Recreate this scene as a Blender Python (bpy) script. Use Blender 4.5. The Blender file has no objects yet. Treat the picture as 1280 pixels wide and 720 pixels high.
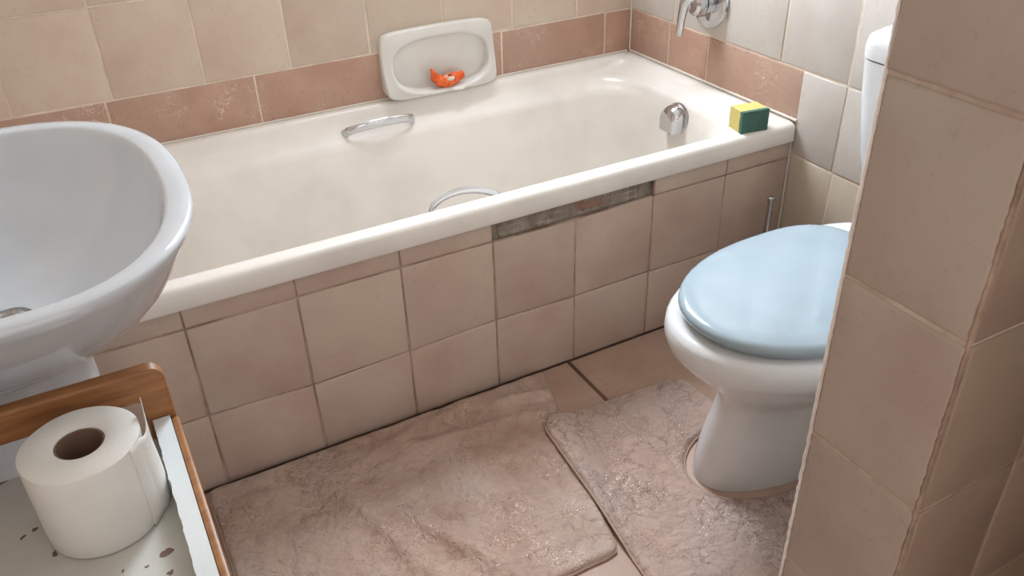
import bpy, bmesh, math, random
import numpy as np
from mathutils import Vector, Matrix, noise
random.seed(7)
S = bpy.context.scene
COL = S.collection
PI = math.pi

# ------------------------------------------------------------ camera, sky, lights, exposure
cam = bpy.data.cameras.new('camera')
camo = bpy.data.objects.new('camera', cam)
COL.objects.link(camo)
S.camera = camo
def set_cam(loc, yaw, pitch, roll, f):
    fw = Vector((math.sin(yaw)*math.cos(pitch), math.cos(yaw)*math.cos(pitch), math.sin(pitch)))
    r = fw.cross(Vector((0, 0, 1))).normalized()
    u = r.cross(fw)
    r2 = math.cos(roll)*r + math.sin(roll)*u
    u2 = -math.sin(roll)*r + math.cos(roll)*u
    m = Matrix((r2, u2, -fw)).transposed().to_4x4()
    m.translation = Vector(loc)
    camo.matrix_world = m
    cam.sensor_width = 36
    cam.lens = f/1280*36
set_cam((-1.4583, -2.0183, 1.21), .4789, -.5623, -.033, 1070)
cam.clip_start = .02

W = bpy.data.worlds.new('world')
S.world = W
W.use_nodes = True
bg = W.node_tree.nodes['Background']
bg.inputs[0].default_value = (1.0, .985, .975, 1)
bg.inputs[1].default_value = 1.0

def area(name, loc, target, sx, sy, power, color):
    l = bpy.data.lights.new(name, 'AREA')
    l.shape = 'RECTANGLE'; l.size = sx; l.size_y = sy; l.energy = power; l.color = color
    o = bpy.data.objects.new(name, l)
    COL.objects.link(o)
    o.location = loc
    d = Vector(target) - Vector(loc)
    o.rotation_euler = d.to_track_quat('-Z', 'Y').to_euler()
    return o
area('window_light', (-.482, .10, 1.60), (-.60, -1.2, .9), .58, .76, 34, (.80, .90, 1.0))

S.view_settings.view_transform = 'Standard'
S.view_settings.look = 'None'
S.view_settings.gamma = 1
S.view_settings.use_curve_mapping = False
S.view_settings.exposure = 0.70

# ------------------------------------------------------------ materials
def srgb(c):
    return tuple(((x/255)/12.92 if x/255 <= .04045 else ((x/255+.055)/1.055)**2.4) for x in c) + (1,)
class NT:
    def __init__(s, name):
        s.m = bpy.data.materials.new(name); s.m.use_nodes = True
        s.n = s.m.node_tree.nodes; s.l = s.m.node_tree.links
        s.b = s.n['Principled BSDF']
    def node(s, t, **kw):
        x = s.n.new(t)
        for k, v in kw.items():
            if k.startswith('_'): setattr(x, k[1:], v)
            else: x.inputs[k.replace('_', ' ')].default_value = v
        return x
    def link(s, a, b): s.l.new(a, b)
    def coords(s, rnd=True):
        t = s.n.new('ShaderNodeTexCoord')
        if not rnd: return t.outputs['Object']
        oi = s.n.new('ShaderNodeObjectInfo')
        mu = s.node('ShaderNodeMath', _operation='MULTIPLY'); mu.inputs[1].default_value = 37.0
        s.link(oi.outputs['Random'], mu.inputs[0])
        ad = s.node('ShaderNodeVectorMath', _operation='ADD')
        s.link(t.outputs['Object'], ad.inputs[0]); s.link(mu.outputs[0], ad.inputs[1])
        return ad.outputs[0]
    def noise(s, co, scale, detail=3, rough=.55, dist=0):
        x = s.node('ShaderNodeTexNoise', Scale=scale, Detail=detail, Roughness=rough, Distortion=dist)
        s.link(co, x.inputs['Vector']); return x.outputs['Fac']
    def ramp(s, fac, stops, interp='LINEAR'):
        x = s.n.new('ShaderNodeValToRGB'); x.color_ramp.interpolation = interp
        e = x.color_ramp.elements
        while len(e) < len(stops): e.new(.5)
        for i, (p, c) in enumerate(stops):
            e[i].position = p; e[i].color = c if len(c) == 4 else tuple(c)+(1,)
        s.link(fac, x.inputs[0]); return x.outputs[0]
    def mix(s, fac, a, b, mode='MIX'):
        x = s.n.new('ShaderNodeMix'); x.data_type = 'RGBA'; x.blend_type = mode
        for v, i in ((fac, 0), (a, 6), (b, 7)):
            if isinstance(v, (int, float)): x.inputs[i].default_value = v
            elif isinstance(v, tuple): x.inputs[i].default_value = v
            else: s.link(v, x.inputs[i])
        return x.outputs[2]
    def bump(s, h, strength, dist=.002, prev=None):
        x = s.node('ShaderNodeBump', Strength=strength, Distance=dist)
        s.link(h, x.inputs['Height'])
        if prev: s.link(prev, x.inputs['Normal'])
        s.link(x.outputs[0], s.b.inputs['Normal']); return x.outputs[0]
G = lambda v: (v, v, v, 1)

def tile_mat(name, a, b, c, rough=.42, spread=1.0, scratch=None, speck=.35):
    t = NT(name); co = t.coords()
    n1 = t.noise(co, 7, 3, .6)
    base = t.mix(t.ramp(n1, [(.36, G(0)), (.66, G(1))]), srgb(a), srgb(b))
    n2 = t.noise(co, 2.3, 2)
    base = t.mix(t.ramp(n2, [(.45, G(0)), (.75, G(.8))]), base, srgb(c))
    oi = t.n.new('ShaderNodeObjectInfo')
    val = t.node('ShaderNodeMapRange'); val.inputs[3].default_value = 1-.07*spread; val.inputs[4].default_value = 1+.05*spread
    t.link(oi.outputs['Random'], val.inputs[0])
    hsv = t.n.new('ShaderNodeHueSaturation'); t.link(val.outputs[0], hsv.inputs['Value']); t.link(base, hsv.inputs['Color'])
    base = hsv.outputs[0]
    n3 = t.noise(co, 90, 4, .7)
    base = t.mix(t.ramp(n3, [(.58, G(0)), (.72, G(speck))]), base, srgb(tuple(int(x*.8) for x in a)))
    if scratch:
        w = t.noise(co, 28, 2, .5, 2.0)
        line = t.ramp(w, [(.488, G(0)), (.500, G(1)), (.512, G(0))])
        msk = t.ramp(t.noise(co, 11, 2), [(.52, G(0)), (.62, G(1))])
        f = t.mix(1.0, line, msk, 'MULTIPLY')
        base = t.mix(f, base, srgb(scratch))
    t.link(base, t.b.inputs['Base Color'])
    t.b.inputs['Roughness'].default_value = rough
    t.b.inputs['Specular IOR Level'].default_value = .4
    bp = t.bump(t.noise(co, 12, 2), .25, .004)
    t.bump(n3, .12, .001, bp)
    return t.m
M = {}
M['tile_cream'] = tile_mat('tile_cream', (208, 190, 172), (198, 174, 156), (208, 195, 178))
M['tile_skirt'] = tile_mat('tile_skirt', (196, 175, 158), (184, 158, 144), (198, 182, 166), spread=.6)
M['tile_right'] = tile_mat('tile_right', (206, 199, 191), (198, 188, 180), (210, 202, 192), spread=.6)
M['tile_low'] = tile_mat('tile_low', (204, 190, 170), (194, 176, 156), (206, 196, 180), spread=.6)
M['tile_pier_shaded'] = tile_mat('tile_pier_shaded', (176, 154, 136), (166, 142, 126), (172, 152, 134), spread=.7)  # near face of the partition: darker, warmer copy with its shade in the colour
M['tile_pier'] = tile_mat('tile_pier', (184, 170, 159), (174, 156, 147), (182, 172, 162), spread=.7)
M['tile_border'] = tile_mat('tile_border', (190, 154, 135), (176, 137, 118), (186, 156, 140), .5, scratch=(232, 208, 192), speck=.7)
M['tile_floor'] = tile_mat('tile_floor', (184, 156, 138), (172, 142, 124), (190, 166, 150), .5, speck=.6)

def grout_mat(name, a, b):
    t = NT(name); co = t.coords(False)
    base = t.mix(t.ramp(t.noise(co, 9, 4, .7), [(.38, G(0)), (.62, G(1))]), srgb(a), srgb(b))
    t.link(base, t.b.inputs['Base Color']); t.b.inputs['Roughness'].default_value = .9
    t.bump(t.noise(co, 160, 3), .5, .002)
    return t.m
M['grout_light'] = grout_mat('grout_light', (228, 212, 194), (204, 186, 168))
M['grout_dark'] = grout_mat('grout_dark', (146, 124, 108), (112, 92, 80))
M['grout_skirt'] = grout_mat('grout_skirt', (186, 162, 144), (140, 116, 100))
M['grout_pier'] = grout_mat('grout_pier', (212, 196, 182), (176, 152, 136))
M['grout_floor'] = grout_mat('grout_floor', (112, 86, 72), (88, 66, 56))
M['lit_edge_grout'] = grout_mat('lit_edge_grout', (240, 232, 226), (216, 204, 196))  # filler whitened to stand for window light catching the far edge

def plain(name, col, rough=.5, metal=0, spec=.5, coat=0, bump=None):
    t = NT(name); co = t.coords(False)
    if metal < .5:
        c2 = tuple(max(0, int(x*.95)) for x in col)
        t.link(t.mix(t.ramp(t.noise(co, 6, 3), [(.4, G(0)), (.7, G(1))]), srgb(col), srgb(c2)), t.b.inputs['Base Color'])
    else:
        t.b.inputs['Base Color'].default_value = srgb(col)
        t.link(t.ramp(t.noise(co, 60, 3), [(.3, G(rough*.7)), (.8, G(rough*1.6))]), t.b.inputs['Roughness'])
    if metal < .5: t.b.inputs['Roughness'].default_value = rough
    t.b.inputs['Metallic'].default_value = metal
    t.b.inputs['Specular IOR Level'].default_value = spec
    t.b.inputs['Coat Weight'].default_value = coat
    t.b.inputs['Coat Roughness'].default_value = .08
    if bump: t.bump(t.noise(co, bump[0], 3), bump[1], bump[2])
    return t.m
M['tub'] = plain('bath_enamel', (234, 227, 219), .22, bump=(3, .1, .004))
M['dish'] = plain('soap_dish_glaze', (222, 218, 212), .18)
M['basin'] = plain('basin_porcelain', (207, 211, 216), .10, coat=.3)
M['pan'] = plain('toilet_porcelain', (226, 227, 228), .12, coat=.3)
M['lid'] = plain('blue_seat_plastic', (160, 177, 188), .16, coat=.2)
M['chrome'] = plain('chrome', (205, 206, 208), .10, 1)
M['dull_chrome'] = plain('brushed_steel', (170, 168, 166), .28, 1)
M['black'] = plain('black_rubber', (24, 22, 22), .6)
M['plaster'] = plain('white_plaster', (232, 229, 222), .9, bump=(40, .1, .002))
M['caulk'] = plain('old_sealant', (216, 206, 194), .6, bump=(60, .5, .003))
M['window_frame'] = plain('window_paint', (235, 235, 232), .4)
M['soap'] = plain('soap', (222, 214, 196), .45)
M['hinge'] = plain('hinge_plastic', (196, 210, 222), .3)
M['brush'] = plain('brush_pot_plastic', (226, 226, 224), .35)
M['paper'] = plain('tissue_paper', (232, 229, 224), .95, spec=.1, bump=(220, .35, .0012))
M['cardboard'] = plain('cardboard_core', (128, 100, 84), .9, bump=(90, .3, .001))

def wood():
    t = NT('bamboo'); co = t.coords()
    mp = t.node('ShaderNodeMapping'); mp.inputs['Scale'].default_value = (6, 60, 60); t.link(co, mp.inputs[0])
    n = t.noise(mp.outputs[0], 1.2, 4, .6, .6)
    c = t.mix(t.ramp(n, [(.35, G(0)), (.65, G(1))]), srgb((172, 118, 70)), srgb((138, 88, 48)))
    c = t.mix(t.ramp(t.noise(co, 14, 2), [(.5, G(0)), (.75, G(.6))]), c, srgb((120, 74, 42)))
    t.link(c, t.b.inputs['Base Color']); t.b.inputs['Roughness'].default_value = .42
    t.bump(n, .15, .001)
    return t.m
M['wood'] = wood()

def chipped():
    # white paint with brown chips worn through to the board
    t = NT('chipped_white_paint'); g = t.n.new('ShaderNodeNewGeometry'); co = g.outputs['Position']
    nz = t.node('ShaderNodeTexNoise', Scale=70, Detail=3); t.link(co, nz.inputs['Vector'])
    off = t.node('ShaderNodeVectorMath', _operation='SCALE'); off.inputs['Scale'].default_value = .016
    sub = t.node('ShaderNodeVectorMath', _operation='SUBTRACT'); sub.inputs[1].default_value = (.5, .5, .5)
    t.link(nz.outputs['Color'], sub.inputs[0]); t.link(sub.outputs[0], off.inputs[0])
    ad = t.node('ShaderNodeVectorMath', _operation='ADD'); t.link(co, ad.inputs[0]); t.link(off.outputs[0], ad.inputs[1])
    fac = None
    for (x, y, r) in ((-1.499, -1.366, .0048), (-1.494, -1.381, .0016), (-1.593, -1.314, .0036), (-1.606, -1.270, .0030),
                      (-1.620, -1.276, .0030), (-1.634, -1.179, .0042), (-1.518, -1.374, .0024), (-1.537, -1.368, .0020),
                      (-1.606, -1.230, .0014), (-1.50, -1.392, .004), (-1.66, -1.33, .004), (-1.55, -1.42, .005), (-1.70, -1.25, .004)):
        d = t.node('ShaderNodeVectorMath', _operation='DISTANCE'); d.inputs[1].default_value = (x, y, .573)
        t.link(ad.outputs[0], d.inputs[0])
        c = t.node('ShaderNodeMath', _operation='LESS_THAN'); c.inputs[1].default_value = r
        t.link(d.outputs['Value'], c.inputs[0])
        if fac is None: fac = c.outputs[0]
        else:
            mx = t.node('ShaderNodeMath', _operation='MAXIMUM'); t.link(fac, mx.inputs[0]); t.link(c.outputs[0], mx.inputs[1]); fac = mx.outputs[0]
    base = t.mix(t.ramp(t.noise(co, 11, 4), [(.4, G(0)), (.7, G(1))]), srgb((206, 204, 197)), srgb((194, 191, 183)))
    base = t.mix(fac, base, srgb((118, 88, 80)))
    t.link(base, t.b.inputs['Base Color']); t.b.inputs['Roughness'].default_value = .4
    inv = t.node('ShaderNodeMath', _operation='SUBTRACT'); inv.inputs[0].default_value = 1; t.link(fac, inv.inputs[1])
    t.bump(inv.outputs[0], .6, .001)
    return t.m
M['chipped'] = chipped()
M['white_rail'] = plain('white_rail_paint', (226, 230, 230), .35)

def mat_mat(name, a, b, c, dark, sc=17):
    t = NT(name); co = t.coords(False)
    base = t.mix(t.ramp(t.noise(co, 6, 5, .65), [(.38, G(0)), (.62, G(1))]), srgb(a), srgb(b))
    base = t.mix(t.ramp(t.noise(co, 2.6, 3, .6), [(.42, G(0)), (.66, G(1))]), base, srgb(c))
    # veins where the matted pile parts: warped cell borders, broken up
    nz = t.node('ShaderNodeTexNoise', Scale=14, Detail=4, Roughness=.6); t.link(co, nz.inputs['Vector'])
    sub = t.node('ShaderNodeVectorMath', _operation='SUBTRACT'); sub.inputs[1].default_value = (.5, .5, .5); t.link(nz.outputs['Color'], sub.inputs[0])
    off = t.node('ShaderNodeVectorMath', _operation='SCALE'); off.inputs['Scale'].default_value = .11; t.link(sub.outputs[0], off.inputs[0])
    ad = t.node('ShaderNodeVectorMath', _operation='ADD'); t.link(co, ad.inputs[0]); t.link(off.outputs[0], ad.inputs[1])
    def cells(scale, w):
        v = t.node('ShaderNodeTexVoronoi', Scale=scale); v.feature = 'DISTANCE_TO_EDGE'; t.link(ad.outputs[0], v.inputs['Vector'])
        return v.outputs['Distance'], t.ramp(v.outputs['Distance'], [(0, G(1)), (w, G(0))])
    d1, v1 = cells(sc, .075); d2, v2 = cells(sc*2.3, .09)
    m1 = t.ramp(t.noise(co, 9, 3), [(.40, G(.05)), (.60, G(1))])
    m2 = t.ramp(t.noise(co, 13, 3), [(.46, G(0)), (.62, G(1))])
    f = t.mix(1.0, v1, m1, 'MULTIPLY'); f2 = t.mix(1.0, v2, m2, 'MULTIPLY')
    base = t.mix(t.mix(1.0, f, G(dark), 'MULTIPLY'), base, srgb((120, 92, 80)))
    base = t.mix(t.mix(1.0, f2, G(dark*.7), 'MULTIPLY'), base, srgb((132, 106, 96)))
    t.link(base, t.b.inputs['Base Color'])
    fine = t.noise(co, 420, 3, .7)
    # a few matted strands are shiny
    g = t.ramp(t.noise(co, 46, 3, .6, 2.0), [(.465, G(0)), (.502, G(1)), (.54, G(0))])
    gm = t.ramp(t.noise(co, 7.0, 3), [(.47, G(0)), (.54, G(1))])
    gl = t.mix(1.0, g, gm, 'MULTIPLY')
    t.link(t.ramp(gl, [(0, G(.85)), (.5, G(.24))]), t.b.inputs['Roughness'])
    t.link(t.ramp(gl, [(0, G(.25)), (1, G(1))]), t.b.inputs['Specular IOR Level'])
    t.link(t.ramp(gl, [(.2, G(0)), (.7, G(.75))]), t.b.inputs['Metallic'])
    t.b.inputs['Sheen Weight'].default_value = .12
    p = t.bump(fine, .7, .0020)
    p = t.bump(t.ramp(d1, [(0, G(0)), (.10, G(1))]), .30, .004, p)
    p = t.bump(t.ramp(d2, [(0, G(0)), (.12, G(1))]), .22, .002, p)
    t.bump(t.noise(co, 55, 4, .65, 1.2), .75, .006, p)
    return t.m
M['bath_mat'] = mat_mat('bath_mat_pile', (196, 168, 151), (166, 134, 117), (196, 174, 162), .24, 19)
M['toilet_mat'] = mat_mat('toilet_mat_pile', (196, 168, 154), (174, 146, 133), (192, 172, 162), .62, 24)
M['mat_hem'] = plain('mat_hem_cloth', (178, 150, 132), .9, bump=(200, .4, .001))

def mortar():
    t = NT('mortar_bed'); co = t.coords(False)
    base = t.mix(t.ramp(t.noise(co, 25, 5, .7), [(.3, G(0)), (.7, G(1))]), srgb((110, 98, 88)), srgb((170, 158, 144)))
    red = t.ramp(t.noise(co, 22, 4, .6), [(.60, G(0)), (.72, G(.35))])
    base = t.mix(red, base, srgb((150, 98, 78)))
    br = t.node('ShaderNodeTexBrick'); br.offset = 0
    br.inputs['Scale'].default_value = 1.0; br.inputs['Brick Width'].default_value = .020; br.inputs['Row Height'].default_value = .014
    br.inputs['Mortar Size'].default_value = .0009
    mp = t.node('ShaderNodeMapping'); mp.inputs['Rotation'].default_value = (PI/2, 0, 0)
    t.link(co, mp.inputs[0]); t.link(mp.outputs[0], br.inputs['Vector'])
    ln = t.mix(1.0, br.outputs['Fac'], t.ramp(t.noise(co, 18, 2), [(.46, G(0)), (.6, G(.8))]), 'MULTIPLY')
    base = t.mix(ln, base, srgb((196, 184, 168)))
    t.link(base, t.b.inputs['Base Color']); t.b.inputs['Roughness'].default_value = .95
    t.bump(t.noise(co, 120, 5, .7), .9, .004)
    return t.m
M['mortar'] = mortar()
M['old_brick'] = grout_mat('old_brick_red', (158, 124, 106), (120, 94, 82))

def sponge_mat(name, a, b, hole, sc):
    t = NT(name); co = t.coords(False)
    v = t.node('ShaderNodeTexVoronoi', Scale=sc); t.link(co, v.inputs['Vector'])
    f = t.ramp(v.outputs['Distance'], [(.12, G(1)), (.35, G(0))])
    base = t.mix(t.noise(co, 40, 3), srgb(a), srgb(b))
    base = t.mix(t.mix(1.0, f, G(.6), 'MULTIPLY'), base, srgb(hole))
    t.link(base, t.b.inputs['Base Color']); t.b.inputs['Roughness'].default_value = .95
    t.bump(v.outputs['Distance'], .8, .002)
    return t.m
M['sponge'] = sponge_mat('sponge_foam', (222, 208, 128), (212, 194, 112), (182, 160, 86), 500)
M['scourer'] = sponge_mat('scourer_fibre', (92, 130, 112), (54, 90, 84), (28, 56, 58), 420)
def wrapper_mat():
    t = NT('orange_wrapper'); co = t.coords(False)
    base = t.mix(t.ramp(t.noise(co, 70, 3), [(.35, G(0)), (.65, G(1))]), srgb((246, 118, 44)), srgb((222, 84, 30)))
    t.link(base, t.b.inputs['Base Color']); t.b.inputs['Roughness'].default_value = .3
    t.bump(t.noise(co, 160, 3), .5, .002)
    return t.m
M['wrapper'] = wrapper_mat()

# ------------------------------------------------------------ mesh helpers
def mesh_obj(name, verts, faces, mat, parent=None, origin=None, smooth=None, loc=None):
    me = bpy.data.meshes.new(name)
    if origin is not None:
        o = Vector(origin)
        verts = [tuple(Vector(v)-o) for v in verts]
    me.from_pydata([tuple(v) for v in verts], [], faces)
    me.materials.append(mat)
    if smooth is not None:
        me.polygons.foreach_set('use_smooth', [True]*len(me.polygons))
        if smooth < 179: me.set_sharp_from_angle(angle=math.radians(smooth))
    ob = bpy.data.objects.new(name, me)
    COL.objects.link(ob)
    if origin is not None: ob.location = origin
    if parent is not None:
        ob.parent = parent
        ob.location = ob.location - parent_world(parent)
    return ob
def parent_world(p):
    v = Vector((0, 0, 0))
    while p is not None:
        v = v + Vector(p.location); p = p.parent
    return v
def fixn(ob):
    bm = bmesh.new(); bm.from_mesh(ob.data)
    bmesh.ops.remove_doubles(bm, verts=bm.verts, dist=1e-6)
    bmesh.ops.recalc_face_normals(bm, faces=bm.faces)
    bm.to_mesh(ob.data); bm.free()
    return ob
def thing(name, label, cat, loc=(0, 0, 0), group=None):
    o = bpy.data.objects.new(name, None); COL.objects.link(o)
    o.location = loc; o.empty_display_size = .05
    o['label'] = label; o['category'] = cat
    if group: o['group'] = group
    return o
def tag(o, label, cat):
    o['label'] = label; o['category'] = cat; return o
def bx(a, b):
    (x0, y0, z0), (x1, y1, z1) = a, b
    v = [(x0, y0, z0), (x1, y0, z0), (x1, y1, z0), (x0, y1, z0), (x0, y0, z1), (x1, y0, z1), (x1, y1, z1), (x0, y1, z1)]
    f = [(0, 3, 2, 1), (4, 5, 6, 7), (0, 1, 5, 4), (1, 2, 6, 5), (2, 3, 7, 6), (3, 0, 4, 7)]
    return v, f
def boxes(name, lst, mat, parent=None, origin=None):
    V, F = [], []
    for a, b in lst:
        v, f = bx(a, b); n = len(V); V += v; F += [tuple(i+n for i in q) for q in f]
    return mesh_obj(name, V, F, mat, parent, origin)
def bevel_box(name, a, b, mat, parent=None, r=.003, seg=2, smooth=40):
    c = [(a[i]+b[i])/2 for i in range(3)]
    v, f = bx(a, b)
    ob = mesh_obj(name, v, f, mat, parent, origin=c)
    bm = bmesh.new(); bm.from_mesh(ob.data)
    bmesh.ops.bevel(bm, geom=bm.edges[:], offset=r, segments=seg, affect='EDGES', profile=.5)
    bm.to_mesh(ob.data); bm.free()
    ob.data.polygons.foreach_set('use_smooth', [True]*len(ob.data.polygons))
    ob.data.set_sharp_from_angle(angle=math.radians(smooth))
    return ob
def loft(name, rings, mat, parent=None, origin=None, cap0=True, cap1=True, smooth=40, closed=True):
    V, F = [], []
    n = len(rings[0])
    for r in rings: V += [tuple(p) for p in r]
    for i in range(len(rings)-1):
        for j in range(n if closed else n-1):
            k = (j+1) % n
            F.append((i*n+j, i*n+k, (i+1)*n+k, (i+1)*n+j))
    if cap0: F.append(tuple(range(n-1, -1, -1)))
    if cap1: F.append(tuple((len(rings)-1)*n+j for j in range(n)))
    ob = mesh_obj(name, V, F, mat, parent, origin, smooth)
    return fixn(ob)
def tube(name, pts, rad, mat, parent=None, origin=None, n=12, flat=1.0, up=None):
    pts = [Vector(p) for p in pts]
    rings = []
    for i, p in enumerate(pts):
        d = (pts[min(i+1, len(pts)-1)] - pts[max(i-1, 0)]).normalized()
        u = Vector(up) if up else (Vector((0, 0, 1)) if abs(d.z) < .9 else Vector((0, 1, 0)))
        s = d.cross(u).normalized(); u = s.cross(d)
        r = rad[i] if isinstance(rad, (list, tuple)) else rad
        rings.append([p + s*math.cos(2*PI*k/n)*r*flat + u*math.sin(2*PI*k/n)*r for k in range(n)])
    return loft(name, rings, mat, parent, origin, smooth=50)
def lathe(name, prof, mat, parent=None, center=(0, 0, 0), axis='z', n=48, cap0=False, cap1=False, smooth=40):
    rings = []
    for r, h in prof:
        ring = []
        for k in range(n):
            a = 2*PI*k/n
            c, s = r*math.cos(a), r*math.sin(a)
            p = (c, s, h) if axis == 'z' else ((h, c, s) if axis == 'x' else (c, h, s))
            ring.append(tuple(p[i]+center[i] for i in range(3)))
        rings.append(ring)
    return loft(name, rings, mat, parent, center, cap0, cap1, smooth)
def structure(o): o['kind'] = 'structure'; return o

# ------------------------------------------------------------ tiles
def tile(parent, mat, plane, quad, thick=.009, bev=.0025, gap=.0015, n=2, wob=.0004, lift=None, name='tile', at=0.0):
    """plane: (axis, position, sign of the outward normal); quad: four corners (u, v), anticlockwise from lower left"""
    ax, pos, sg = plane
    cu = sum(q[0] for q in quad)/4; cv = sum(q[1] for q in quad)/4
    out = []
    for i in range(4):
        a, b = quad[i], quad[(i+1) % 4]
        for k in range(n):
            t = k/n
            out.append([a[0]+(b[0]-a[0])*t, a[1]+(b[1]-a[1])*t])
    hu = max(abs(q[0]-cu) for q in quad); hv = max(abs(q[1]-cv) for q in quad)
    def inset(p, d, j):
        x, y = p[0]-cu, p[1]-cv
        fx = (hu-d-j)/hu; fy = (hv-d-j)/hv
        return (x*fx, y*fy)
    js = [random.uniform(0, wob) for _ in out]
    lf = random.uniform(-.0006, .0006) if lift is None else lift
    tu, tv = random.uniform(-.004, .004), random.uniform(-.004, .004)
    V = []
    def P(u, v, h):
        h = h + lf + tu*u + tv*v
        if ax == 'y': return (u, sg*h, v)
        if ax == 'x': return (sg*h, u, v)
        return (u, v, h)
    m = len(out)
    for (d, h) in ((gap, -thick), (gap, -bev), (gap+bev*.35, -bev*.3), (gap+bev*1.3, 0)):
        for i, p in enumerate(out):
            u, v = inset(p, d, js[i]); V.append(P(u, v, h))
    F = []
    for r in range(3):
        for i in range(m):
            k = (i+1) % m; F.append((r*m+i, r*m+k, (r+1)*m+k, (r+1)*m+i))
    V.append(P(0, 0, 0)); c = len(V)-1
    for i in range(m): F.append((3*m+i, 3*m+(i+1) % m, c))
    o = (cu, pos, cv) if ax == 'y' else ((pos, cu, cv) if ax == 'x' else (cu, cv, pos))
    me = bpy.data.meshes.new(name); me.from_pydata(V, [], F); me.materials.append(mat)
    me.polygons.foreach_set('use_smooth', [True]*len(F))
    bm = bmesh.new(); bm.from_mesh(me); bmesh.ops.recalc_face_normals(bm, faces=bm.faces); bm.to_mesh(me); bm.free()
    me.set_sharp_from_angle(angle=math.radians(50))
    ob = bpy.data.objects.new(name, me); COL.objects.link(ob)
    ob.parent = parent; ob.location = Vector(o) - parent_world(parent)
    return ob
def rect(u0, u1, v0, v1): return [(u0, v0), (u1, v0), (u1, v1), (u0, v1)]

TK = .009          # tile thickness
ZR = .459          # height of the bath rim
ZD = .580          # top of the border row
XL = -1.78         # left wall
CEIL = 2.38
YF = -2.9          # the room goes on behind the camera
# window opening in the back wall, above the frame
WX0, WX1, WZ0, WZ1 = -.782, -.182, 1.18, 1.98

# back wall (tile faces in the plane y = 0)
def slabs_back():
    y0, y1 = .0014, .14
    return [((XL-.1, y0, 0), (WX0, y1, CEIL)), ((WX1, y0, 0), (.1, y1, CEIL)),
            ((WX0, y0, 0), (WX1, y1, WZ0)), ((WX0, y0, WZ1), (WX1, y1, CEIL))]
wall_back = structure(boxes('wall_back', slabs_back(), M['grout_light']))
PB = ('y', 0.0, -1)
bxs = [-.089, -.417, -.745, -1.072, -1.400, -1.728]
ed = [0.0] + bxs + [XL]
for i in range(len(ed)-1):
    tile(wall_back, M['tile_border'], PB, rect(ed[i+1], ed[i], ZR-.012, ZD), gap=.0014, n=2, name='border_tile')
cols = [XL, -1.582, -1.382, -1.182, -.982, -.782, -.582, -.382, -.182, 0.0]
rows = [ZD + .2*k for k in range(10)]; rows[-1] = CEIL
for j in range(9):
    for i in range(9):
        if cols[i] >= WX0-.01 and cols[i+1] <= WX1+.01 and rows[j] >= WZ0-.01 and rows[j+1] <= WZ1+.01: continue
        tile(wall_back, M['tile_cream'], PB, rect(cols[i], cols[i+1], rows[j], rows[j+1]), bev=.0032, gap=.001)
# window
win = structure(boxes('window_1', [((WX0, .03, WZ0), (WX0+.04, .08, WZ1)), ((WX1-.04, .03, WZ0), (WX1, .08, WZ1)),
     ((WX0+.04, .03, WZ0), (WX1-.04, .08, WZ0+.04)), ((WX0+.04, .03, WZ1-.04), (WX1-.04, .08, WZ1)),
     ((-.50, .035, WZ0+.04), (-.465, .075, WZ1-.04))], M['window_frame']))

# right wall (faces in the plane x = 0)
wall_right = structure(boxes('wall_right', [((.0014, YF, 0), (.12, .003, CEIL))], M['grout_light']))
PR = ('x', 0.0, -1)
for a, b in ((-.176, 0), (-.337, -.176), (-.675, -.337)):
    tile(wall_right, M['tile_border'], PR, rect(a, b, ZR-.012, ZD), gap=.0014, name='border_tile')
ycol = [0.0] + [-.193-.2*k for k in range(13)]
for j in range(9):
    for i in range(13):
        tile(wall_right, M['tile_right'], PR, rect(ycol[i+1], ycol[i], rows[j], rows[j+1]), gap=.0014, bev=.0026)
zl = [0, ZD-.4, ZD-.2, ZD]
yl = [-.664, -.793] + [-.993-.2*k for k in range(9)]
for j in range(3):
    for i in range(len(yl)-1):
        tile(wall_right, M['tile_low' if j < 2 else 'tile_right'], PR, rect(yl[i+1], yl[i], zl[j], zl[j+1]), gap=.0014, bev=.0026)

# left wall behind the basin
wall_left = structure(boxes('wall_left', [((XL-.12, YF, 0), (XL-.0014, .003, CEIL))], M['grout_light']))
PL = ('x', XL, 1)
for j in range(-3, 9):
    for i in range(13):
        z0, z1 = (rows[j], rows[j+1]) if j >= 0 else (zl[j+3], zl[j+4])
        if j < 0 and ycol[i+1] > -.60: continue
        tile(wall_left, M['tile_cream'], PL, rect(ycol[i+1], ycol[i], z0, z1), gap=.0014)

# unseen wall, added to keep fill light off the partition's near face
wall_light_blocker = structure(boxes('wall_light_blocker', [((-.98, -2.34, 0), (-.0, -2.24, CEIL))], M['plaster']))

# ceiling
ceiling = structure(boxes('ceiling', [((XL-.12, YF, CEIL), (.12, .14, CEIL+.08))], M['plaster']))

# floor: 33 cm tiles, one joint runs away from the bath panel
floor = structure(boxes('floor', [((XL-.12, YF, -.10), (.12, .14, -.0035))], M['grout_floor']))
fx = [XL, -1.625, -1.288, -.951, -.614, -.277, 0.0]
fy = [-.6605, -1.000-.02, -1.357, -1.694, -2.031, -2.368, -2.705]
for i in range(len(fx)-1):
    for j in range(len(fy)-1):
        tile(floor, M['tile_floor'], ('z', 0.0, 1), rect(fx[i], fx[i+1], fy[j+1], fy[j]), thick=.008, gap=.0048, bev=.002, lift=0)

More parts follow.
